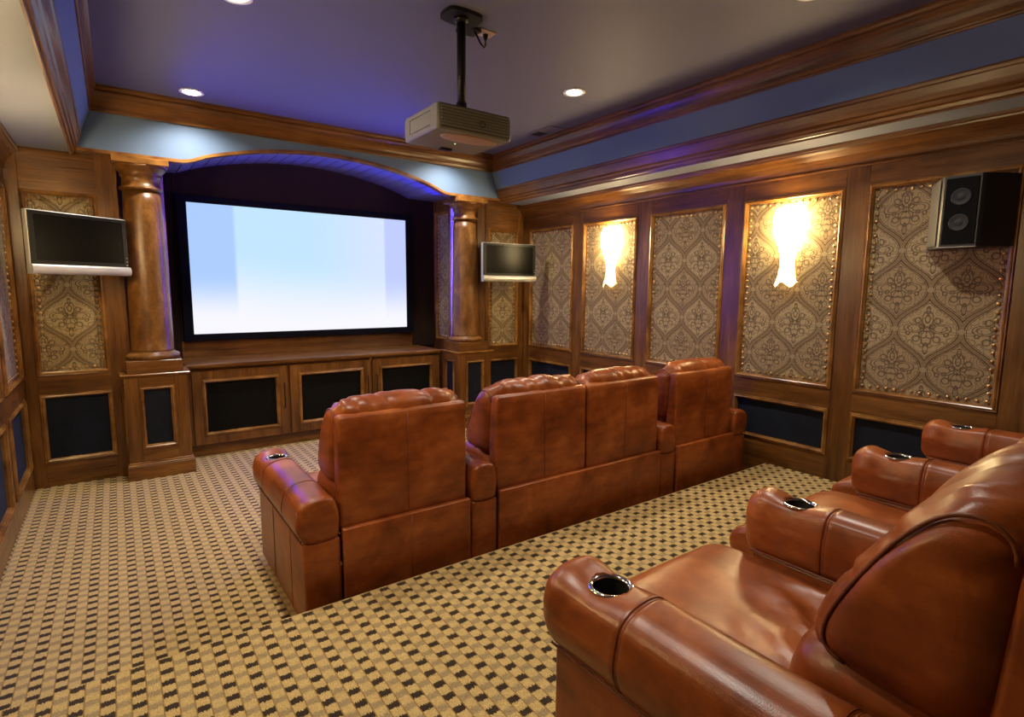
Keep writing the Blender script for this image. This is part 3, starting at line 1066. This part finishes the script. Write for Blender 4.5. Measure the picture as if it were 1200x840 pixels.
# ------------------------------------------------------------------ sconces
def sconce(label, y, right=True):
    xw = XW1 + 0.012 if right else XW0 - 0.012
    s = -1 if right else 1
    t = thing('wall_sconce', label, 'wall lamp', (xw, y, 1.76), PI / 2 if right else -PI / 2, 'glass wall sconces')
    # local frame: -... rotated so local -y... local y axis points along world -x (right wall) => into the room
    bm = bmesh.new()
    prof = [(0.088, 0.0), (0.076, 0.03), (0.064, 0.08), (0.056, 0.15), (0.056, 0.22), (0.070, 0.29), (0.092, 0.35), (0.115, 0.42), (0.124, 0.49), (0.115, 0.56), (0.095, 0.61)]
    n = 36
    rings = []
    for j, (r, z) in enumerate(prof):
        ring = []
        for k in range(n):
            a = PI * k / (n - 1)
            fl = 1 + 0.05 * math.cos(a * 14)
            zz = z - (0.022 * math.cos(a * 4 - PI) if j == 0 else 0) - (0.01 * math.cos(a * 4) if j == 1 else 0)
            ring.append(bm.verts.new((r * math.cos(a) * fl, 0.022 + r * 0.95 * math.sin(a) * fl, zz)))
        rings.append(ring)
    for a, b in zip(rings, rings[1:]):
        for k in range(n - 1):
            bm.faces.new((a[k], a[k + 1], b[k + 1], b[k]))
    g = mesh_of(bm)
    o = link('glass_shade', g, M_SCGLASS, t, True)
    md = o.modifiers.new('thick', 'SOLIDIFY')
    md.thickness = 0.004
    box('back_plate', (-0.04, 0.0, 0.10), (0.04, 0.005, 0.46), M_BRONZE, t, 0.002)
    for sx in (-1, 1):
        lathe('finial', [(0.002, 0.19), (0.008, 0.195), (0.010, 0.205), (0.006, 0.212), (0.002, 0.214)], M_BRONZE, t, 10, cx=sx * 0.052, cy=0.012)
    return t
for i, (y0, y1) in enumerate(PY):
    if i in (1, 3):
        yy = (y0 + y1) / 2 - 0.06 if i == 1 else (y0 + y1) / 2 - 0.01
        lab = {1: 'lit glass wall sconce on the second fabric panel of the right wall', 3: 'lit glass wall sconce on the fourth fabric panel, the one nearer the speaker',
               5: 'lit glass wall sconce on the right wall beside the rear row'}[i]
        sconce(lab, yy, True)
        lab = {1: 'lit glass wall sconce on the left wall nearest the screen, outside the picture', 3: 'lit glass wall sconce halfway along the left wall, outside the picture',
               5: 'lit glass wall sconce on the left wall beside the camera, outside the picture'}[i]
        sconce(lab, yy, False)

# ------------------------------------------------------------------ projector, mount, outlet
mx, my = 1.79, 3.03
mt = thing('projector_mount', 'black ceiling plate and pole that hold the projector', 'mount', (mx, my, ZC))
prof = catmull([(-0.11, -0.055), (-0.06, -0.085), (0.07, -0.085), (0.12, -0.05), (0.12, 0.05), (0.07, 0.085), (-0.06, 0.085), (-0.11, 0.055)], 32)
prism('ceiling_plate', prof, 2, -0.022, -0.0005, M_METAL_BLK, mt)
lathe('collar', [(0.045, -0.022), (0.045, -0.035), (0.034, -0.045)], M_METAL_BLK, mt, 20)
lathe('pole', [(0.027, -0.022), (0.027, -0.565)], M_METAL_BLK, mt, 20)
lathe('sleeve', [(0.033, -0.50), (0.033, -0.57)], M_METAL_BLK, mt, 20)
box('cable_box', (0.06, 0.07, -0.022), (0.19, 0.17, -0.0005), M_METAL_BLK, mt, 0.003)
pj = thing('projector', 'grey projector hanging from the ceiling pole, seen from behind and below', 'projector', (1.755, 3.02, 2.583))
def rounded(hx, hy, r, n=6):
    out = []
    for (cx, cy, a0) in ((hx - r, hy - r, 0), (-hx + r, hy - r, PI / 2), (-hx + r, -hy + r, PI), (hx - r, -hy + r, 3 * PI / 2)):
        for k in range(n + 1):
            a = a0 + PI / 2 * k / n
            out.append((cx + r * math.cos(a), cy + r * math.sin(a)))
    return out
def proj_body():
    bm = bmesh.new()
    rings = []
    for z, sc in ((0.0, 0.965), (0.006, 0.985), (0.02, 0.995), (0.07, 1.0), (0.12, 0.995), (0.134, 0.985), (0.14, 0.965)):
        rings.append([bm.verts.new((x * sc, y * sc, z)) for x, y in rounded(0.252, 0.215, 0.022)])
    n = len(rings[0])
    for a, b in zip(rings, rings[1:]):
        for k in range(n):
            bm.faces.new((a[k], a[(k + 1) % n], b[(k + 1) % n], b[k]))
    bm.faces.new(rings[0])
    bm.faces.new(rings[-1])
    return mesh_of(bm)
link('housing', proj_body(), M_PROJ, pj)
for k in range(7):
    z = 0.020 + 0.0165 * k
    box('vent_slat', (-0.225, -0.2205, z), (0.225, -0.212, z + 0.0115), M_PROJ, pj, 0.002)
bm = bmesh.new()
for k in range(8):
    z = 0.015 + 0.0165 * k
    bm_box((-0.228, -0.2165, z - 0.0025), (0.228, -0.2120, z + 0.0025), 0, 1, bm)
o = link('vent_grooves', mesh_of(bm), M_PROJ_D, pj)
o = lathe('rear_port', [(0.017, 0.0), (0.020, 0.002), (0.020, 0.010), (0.015, 0.010), (0.015, 0.004)], M_PROJ_D, pj, 20)
o.rotation_euler = (PI / 2, 0, 0)
o.location = (0.04, -0.212, 0.062)
o = lathe('bottom_dish', [(0.19, -0.0005), (0.185, -0.004), (0.16, -0.006), (0.02, -0.007)], M_PROJ_B, pj, 36)
o.scale = (1.0, 0.42, 1.0)
o.location = (0.02, -0.10, 0)
lathe('indicator', [(0.004, 0.0), (0.004, -0.003), (0.001, -0.004)], M_DOT, pj, 10, cx=0.0, cy=0.03)
box('lens_hood', (-0.02, 0.20, 0.03), (0.10, 0.235, 0.11), M_BLACK, pj, 0.01)
box('front_foot', (-0.03, 0.15, -0.012), (0.05, 0.185, 0.0), M_BLACK, pj, 0.003)
bm = bmesh.new()
bm_box((-0.2535, -0.13, 0.03), (-0.2515, 0.13, 0.033), 0, 1, bm)
bm_box((-0.2535, -0.13, 0.107), (-0.2515, 0.13, 0.110), 0, 1, bm)
bm_box((-0.2535, 0.127, 0.033), (-0.2515, 0.13, 0.107), 0, 1, bm)
link('side_hatch', mesh_of(bm), M_PROJ_D, pj)
ol = thing('ceiling_outlet', 'ivory ceiling outlet plate just beside the projector mount', 'outlet', (2.03, 3.135, ZC), 0.0)
box('plate', (-0.058, -0.045, -0.007), (0.058, 0.045, -0.0005), M_PLATE, ol, 0.002)
box('socket', (-0.028, -0.018, -0.010), (0.028, 0.018, -0.0071), M_PLATE, ol, 0.002)
cd = thing('power_cord', 'short black power cord plugged into the ceiling outlet', 'cord', (2.03, 3.135, ZC - 0.0105))
lathe('plug', [(0.016, 0.0), (0.018, -0.006), (0.014, -0.022), (0.008, -0.034), (0.005, -0.040)], M_BLACK, cd, 14)
tube('cable', catmull and [(0, 0, -0.035), (-0.006, -0.01, -0.07), (-0.03, -0.03, -0.095), (-0.065, -0.045, -0.085), (-0.09, -0.045, -0.05), (-0.10, -0.03, -0.018)], 0.006, M_BLACK, cd, 8)
vt = thing('air_vent', 'narrow grey air vent in the ceiling beside the right crown moulding', 'vent', (3.72, 4.60, ZC))
bm = bmesh.new()
for lo, hi in (((-0.09, -0.19), (-0.07, 0.19)), ((0.07, -0.19), (0.09, 0.19)), ((-0.07, -0.19), (0.07, -0.17)), ((-0.07, 0.17), (0.07, 0.19))):
    bm_box((lo[0], lo[1], -0.008), (hi[0], hi[1], -0.0005), 0.001, 1, bm)
link('frame', mesh_of(bm), M_VENT, vt)
box('dark_duct', (-0.07, -0.17, -0.003), (0.07, 0.17, -0.0006), M_CUP, vt, 0)
for k in range(6):
    box('slat', (-0.062 + 0.021 * k, -0.169, -0.008), (-0.050 + 0.021 * k, 0.03, -0.0035), M_VENT, vt, 0)

# ------------------------------------------------------------------ surround speaker
sp = thing('wall_speaker', 'black wedge shaped surround speaker high on the nearest fabric panel', 'speaker', (XW1 + 0.008, 1.20, 1.985))
prof = [(0.0, 0.225), (-0.03, 0.225), (-0.215, 0.115), (-0.23, 0.10), (-0.23, -0.085), (-0.215, -0.10), (-0.03, -0.215), (0.0, -0.215)]
prism('cabinet', prof, 2, 0.0, 0.43, M_SPK, sp)
bm = bmesh.new()
bm_prism([(-0.045, 0.2215), (-0.205, 0.126), (-0.206, 0.1285), (-0.046, 0.224)], 2, 0.015, 0.415, bm)
link('lit_side_grille', mesh_of(bm), M_SPK_LIT, sp)
box('front_grille', (-0.236, -0.075, 0.015), (-0.2305, 0.09, 0.415), M_GRILLE, sp, 0.002)
for zz in (0.145, 0.30):
    o = lathe('cone', [(0.052, 0.0), (0.052, 0.003), (0.046, 0.005), (0.042, 0.003), (0.026, -0.0005), (0.020, 0.003), (0.006, 0.005)], M_CONE, sp, 28)
    o.rotation_euler = (0, -PI / 2, 0)
    o.location = (-0.2365, 0.008, zz)
box('edge_strip', (-0.2325, -0.085, -0.004), (-0.20, 0.10, -0.0002), M_SILVER, sp, 0.001)
bm = bm_prism([(-0.20, 0.123), (-0.17, 0.142), (-0.17, -0.127), (-0.20, -0.108)], 2, -0.004, -0.0002)
link('base_plate', mesh_of(bm), M_SPK, sp)

# ------------------------------------------------------------------ leather seating
def nz(x, y, z, seed):
    return noise.noise(Vector((x + seed * 3.71, y + seed * 1.93, z - seed * 2.37)))
def ridge(x, y, z, seed):
    return 1 - abs(nz(x, y, z, seed)) * 2.2
def crease(n):
    return max(0.0, 1 - abs(n) * 5.5) ** 1.4
def smooth(a, b, x):
    t = max(0.0, min(1.0, (x - a) / (b - a)))
    return t * t * (3 - 2 * t)

HEAD = even(catmull([(.055, 1.07), (.065, 1.115), (.115, 1.150), (.19, 1.135), (.265, 1.065), (.335, .965), (.40, .85), (.435, .76), (.425, .705), (.37, .685), (.25, .665), (.13, .675), (.07, .75), (.055, .92)], 64))
LUMB = even(catmull([(.11, .48), (.25, .455), (.40, .45), (.465, .49), (.478, .58), (.462, .68), (.42, .735), (.32, .75), (.18, .72), (.11, .6)], 44))
SEAT = even(catmull([(.14, .40), (.14, .445), (.30, .462), (.5, .470), (.8, .482), (1.0, .488), (1.10, .478), (1.165, .44), (1.182, .385), (1.155, .33), (1.05, .312), (.8, .31), (.4, .31), (.2, .32)], 72))
BACK = even(catmull([(.028, .50), (.026, .52), (.026, .78), (.028, 1.05), (.032, 1.075), (.05, 1.085), (.085, 1.08), (.10, 1.05), (.12, .78), (.12, .52), (.10, .50)], 44))

def seam_ring(prof, axis, t, r, grow=0.0015, frm=0.0, to=1.0):
    """points of a loft ring, to lay piping or stitching on"""
    c0 = (min(p[0] for p in prof) + max(p[0] for p in prof)) / 2
    c1 = (min(p[1] for p in prof) + max(p[1] for p in prof)) / 2
    R0 = (max(p[0] for p in prof) - min(p[0] for p in prof)) / 2
    R1 = (max(p[1] for p in prof) - min(p[1] for p in prof)) / 2
    n = len(prof)
    out = []
    for k in range(int(frm * n), int(to * n)):
        p = prof[k % n]
        a = c0 + (p[0] - c0) * (1 - (r - grow) / R0)
        b = c1 + (p[1] - c1) * (1 - (r - grow) / R1)
        out.append((t, a, b) if axis == 0 else (a, t, b))
    return out

def roll_profile(xc, w, side):
    h = w / 2 - 0.013
    R = [(0.036, .703), (0.066, .685), (h - 0.002, .648), (h + 0.008, .595), (h + 0.004, .535), (h - 0.004, .490)]
    O = [(0.055, .698), (0.098, .668), (h + 0.030, .618), (h + 0.036, .570), (h + 0.020, .520), (h - 0.006, .490)]
    right = O if side > 0 else R
    left = O if side < 0 else R
    pts = [(0.0, .707)] + right + [(0.03, .480), (-0.03, .480)] + [(-x, z) for x, z in reversed(left)]
    pts = [(xc + x, z) for x, z in pts]
    return even(catmull(pts, 60))

CUPY = 0.86
def armrest(t, xc, w, side, seed, visible_cup=True):
    prof = roll_profile(xc, w, side)
    L0, L1 = -0.005, 1.045
    extra = [ys + d for ys in (0.735, 0.28) for d in (-.02, -.012, -.006, -.003, 0, .003, .006, .012, .02)] + [CUPY - 0.085 + 0.170 * k / 40 for k in range(41)]
    ts, ins = ends(L0, L1, 0.028, 0.075, 8, 22, extra=extra)
    cup = (xc + side * 0.004, CUPY)
    # densify the outline on top so the cup hole is round
    topk = [p for p in prof if p[1] > 0.64]
    rest = [p for p in prof]
    dense = []
    n = len(prof)
    for i, p in enumerate(prof):
        q = prof[(i + 1) % n]
        dense.append(p)
        if p[1] > 0.655 and q[1] > 0.655:
            for j in (1, 2):
                dense.append((p[0] + (q[0] - p[0]) * j / 3, p[1] + (q[1] - p[1]) * j / 3))
    prof2 = dense
    def disp(co):
        d = math.hypot(co.x - cup[0], co.y - cup[1])
        v = 0.0
        if co.z > 0.6:
            v -= 0.019 * math.exp(-(d / 0.072) ** 2)
            v += 0.006 * math.exp(-((co.y - 0.985) / 0.045) ** 2)
        # pulled-in stitching lines across the roll
        for ys in (0.735, 0.28):
            v +=  0.0015 * math.exp(-((abs(co.y - ys) - 0.016) / 0.008) ** 2)
            v -= 0.0035 * math.exp(-((co.y - ys) / 0.0035) ** 2)
        v += 0.0018 * nz(co.x * 6, co.y * 5, co.z * 6, seed)
        v += 0.003 * math.exp(-((co.y - 0.97) / 0.05) ** 2)
        if d < 0.0515 and co.z > 0.6:
            return Vector((0, 0, -0.09))
        return v
    bm = loft(prof2, 1, ts, ins, disp)
    arm = link('armrest', mesh_of(bm), M_LEATHER, t, True)
    for ys in (0.735, 0.28):
        for off in (-0.006, 0.006):
            tube('stitch_line', seam_ring(prof, 1, ys + off, 0.0, 0.0002, 0, 1), 0.0012, M_LEATHER_D, arm, 5, True)
    # long piped seam under the roll
    for sgn in (-1, 1):
        xs = xc + sgn * (w / 2 - 0.001)
        tube('piping', [(xs, L0 + 0.03, .494), (xs, 0.3, .494), (xs, 0.7, .494), (xs, 0.99, .494)], 0.004, M_LEATHER_D, arm, 6)
    zt = 0.6875
    ch = lathe('cup_holder', [(0.047, 0.0), (0.060, 0.0), (0.0615, 0.002), (0.059, 0.0055), (0.053, 0.0065), (0.0475, 0.004), (0.046, 0.0)], M_CHROME, arm, 40, cap=False)
    ch.location = (cup[0], cup[1], zt - 0.0005)
    cl = lathe('cup_lining', [(0.0472, 0.0035), (0.0465, -0.004), (0.0455, -0.075), (0.04, -0.077), (0.002, -0.077)], M_CUP, ch, 32, cap=False)
    # upright panels below the roll
    o = bm_box((xc - w / 2 + 0.006, 0.0, 0.045), (xc + w / 2 - 0.006, 0.985, 0.492), 0.016, 3)
    pn = link('arm_panel', mesh_of(o), M_LEATHER, t, True)
    for ys in (0.25, 0.62):
        for sgn in (-1, 1):
            if side == sgn:
                xs = xc + sgn * (w / 2 - 0.0055)
                tube('stitch_line', [(xs, ys, 0.06), (xs, ys, 0.48)], 0.0022, M_LEATHER_D, pn, 5)
    if side != 0:
        # folded leather on the rounded back end of an outer roll
        for dx, zz in ((-0.045, 0.50), (0.0, 0.487)):
            tube('fold_line', [(xc + side * (0.095 + dx * side * 0.4), 0.012, 0.655), (xc + side * (0.085 + dx * 0.3 * side), -0.004, 0.59), (xc + side * 0.072, -0.003, zz)], 0.002, M_LEATHER_D, arm, 5)
    for yy in (0.04, 0.93):
        box('foot', (xc - 0.035, yy - 0.025, 0.0), (xc + 0.035, yy + 0.025, 0.05), M_BLACK, t, 0.004)
    return arm

def seat_unit(t, x0, x1, seed, ruck=False):
    w = x1 - x0
    xm = (x0 + x1) / 2
    # plain back shell
    ts, ins = ends(x0 + 0.004, x1 - 0.004, 0.02, 0.02, 5, 16)
    def dshell(co):
        return 0.004 * nz(co.x * 4, co.y * 4, co.z * 4, seed) + 0.006 * math.cos((co.x - xm) / w * PI) * math.sin((co.z - .5) / .6 * PI) - 0.003 * math.exp(-((co.x - xm) / 0.006) ** 2)
    sh = link('back_shell', mesh_of(loft(BACK, 0, ts, ins, dshell)), M_LEATHER, t, True)
    tube('stitch_line', [(xm, 0.0225 - 0.0030, z) for z in (0.53, 0.70, 0.90, 1.06)], 0.0016, M_LEATHER_D, sh, 5)
    # pillow at the top of the back
    def dhead(co):
        u = abs(co.x - xm) / (w / 2)
        top = smooth(0.92, 1.10, co.z)
        edge = smooth(0.62, 0.95, u)
        v = 0.010 * nz(co.x * 5, co.y * 5, co.z * 4, seed)
        v += 0.004 * top * nz(co.x * 8, co.y * 3, co.z * 2, seed)
        v -= 0.013 * top * crease(nz(co.x * 9 + co.z * 3.5 + co.y * 3.5, co.y * 0.7, co.z * 0.5, seed + 4))
        s = co.z * 1.0 - co.y * 0.7
        v += 0.020 * edge * (1 - smooth(0.84, 0.93, u)) * (ridge(s * 15, co.x * 2.5, 0.3, seed + 5) - 0.55)
        v -= 0.016 * smooth(0.5, 0.78, u) * (1 - smooth(0.86, 0.95, u)) * crease(nz(s * 9, co.x * 1.5, 0.7, seed + 21))
        v -= 0.007 * math.exp(-(((u - 0.93)) / 0.03) ** 2) * (0 if co.z > 1.12 else 1)
        v += 0.012 * math.exp(-((co.x - xm) / (w * 0.3)) ** 2) * top
        return v
    ts, ins = ends(x0 - 0.006, x1 + 0.006, 0.115, 0.115, 10, 40)
    hd = link('head_cushion', mesh_of(loft(HEAD, 0, ts, ins, dhead)), M_LEATHER, t, True)
    for sgn in (-1, 1):
        xs = xm + sgn * (w / 2 + 0.006 - 0.016)
        rr = 0.115 * (1 - math.sin(math.acos(1 - 0.016 / 0.115)))
        k0, k1 = 0.0, 0.55
        tube('piping', seam_ring(HEAD, 0, xs, rr, 0.003, k0, k1), 0.0045, M_LEATHER_D, hd, 6)
    # lower back cushion
    def dl(co):
        u = abs(co.x - xm) / (w / 2)
        return 0.010 * nz(co.x * 5, co.y * 5, co.z * 5, seed + 2) + 0.008 * smooth(.5, .9, u) * (ridge(co.z * 12, co.x * 4, 0, seed + 3) - 0.5)
    ts, ins = ends(x0 + 0.004, x1 - 0.004, 0.075, 0.075, 7, 26)
    link('lumbar_cushion', mesh_of(loft(LUMB, 0, ts, ins, dl)), M_LEATHER, t, True)
    # seat
    def ds(co):
        if co.z < 0.40:
            return 0.0
        u = (co.x - xm) / (w / 2)
        back = smooth(0.86, 0.52, co.y)
        v = 0.006 * nz(co.x * 4, co.y * 4, 0, seed + 7) + 0.010 * (1 - u * u) * math.sin(max(0, min(1, (co.y - .3) / .8)) * PI)
        v += 1.7 * back * (0.024 * (ridge(co.x * 6.5 - co.y * 4.5, co.y * 3.4 + co.x * 2.0, 0, seed + 9) - 0.55) - 0.010 * crease(nz(co.x * 9 - co.y * 7, co.y * 4 + co.x * 3, 0, seed + 13))) * (0.6 + 0.4 * smooth(-0.6, 0.5, u))
        return v * (1 - smooth(0.86, 0.985, abs(u)))
    ts, ins = ends(x0 + 0.003, x1 - 0.003, 0.04, 0.04, 6, 44)
    link('seat_cushion', mesh_of(loft(SEAT, 0, ts, ins, ds)), M_LEATHER, t, True)
    fr = bm_box((x0 + 0.012, 1.03, 0.09), (x1 - 0.012, 1.10, 0.312), 0.022, 3)
    link('footrest', mesh_of(fr), M_LEATHER, t, True)
    bs = bm_box((x0 + 0.004, 0.07, 0.05), (x1 - 0.004, 1.02, 0.311), 0.01, 2)
    link('base', mesh_of(bs), M_LEATHER, t, True)

def rear_panel(t, x0, x1, seams):
    bm = bm_box((x0, -0.012, 0.035), (x1, 0.024, 0.525), 0.009, 3)
    pn = link('rear_panel', mesh_of(bm), M_LEATHER, t, True)
    for xs in seams:
        tube('stitch_line', [(xs, -0.0122, 0.05), (xs, -0.0122, 0.51)], 0.0018, M_LEATHER_D, pn, 5)

def sofa(name, label, cat, group, Y0, z0, seats, arms, seed):
    xs = [s[0] for s in seats] + [s[1] for s in seats] + [a[0] - a[1] / 2 for a in arms] + [a[0] + a[1] / 2 for a in arms]
    xm = (min(xs) + max(xs)) / 2
    t = thing(name, label, cat, (xm, Y0, z0), 0, group)
    for i, (a, b) in enumerate(seats):
        seat_unit(t, a - xm, b - xm, seed + i * 1.37)
    for i, (xc, w, side) in enumerate(arms):
        armrest(t, xc - xm, w, side, seed + 11 + i)
    lo, hi = min(s[0] for s in seats), max(s[1] for s in seats)
    rear_panel(t, lo - xm + 0.002, hi - xm - 0.002, [(a + b) / 2 - xm for a, b in seats])
    return t
FY = 2.575
sofa('recliner', 'brown leather recliner at the left end of the front row', 'recliner', 'front row leather seats', FY, 0.0, [(0.835, 1.57)], [(0.738, 0.19, -1)], 1.0)
sofa('loveseat', 'brown leather two-seat sofa in the middle of the front row', 'sofa', 'front row leather seats', FY, 0.0, [(1.768, 2.490), (2.494, 3.218)], [(1.672, 0.185, 0), (3.314, 0.185, 0)], 2.0)
sofa('recliner', 'brown leather recliner at the right end of the front row, by the right wall', 'recliner', 'front row leather seats', FY, 0.0, [(3.412, 4.150)], [(4.246, 0.185, 1)], 5.0)
RY = 0.09
sofa('recliner', 'tan leather recliner in the foreground with two cup holders in its armrests', 'recliner', 'rear row leather seats', RY, ZR, [(1.112, 1.893)], [(1.015, 0.19, -1), (1.990, 0.19, 0)], 7.0)
sofa('recliner', 'tan leather recliner in the middle of the rear row, behind the foreground backrest', 'recliner', 'rear row leather seats', RY + 0.03, ZR, [(2.087, 2.868)], [(2.965, 0.19, 0)], 8.0)
sofa('recliner', 'tan leather recliner at the far end of the rear row, nearest the right wall', 'recliner', 'rear row leather seats', RY + 0.05, ZR, [(3.062, 3.843)], [(3.940, 0.19, 1)], 9.0)
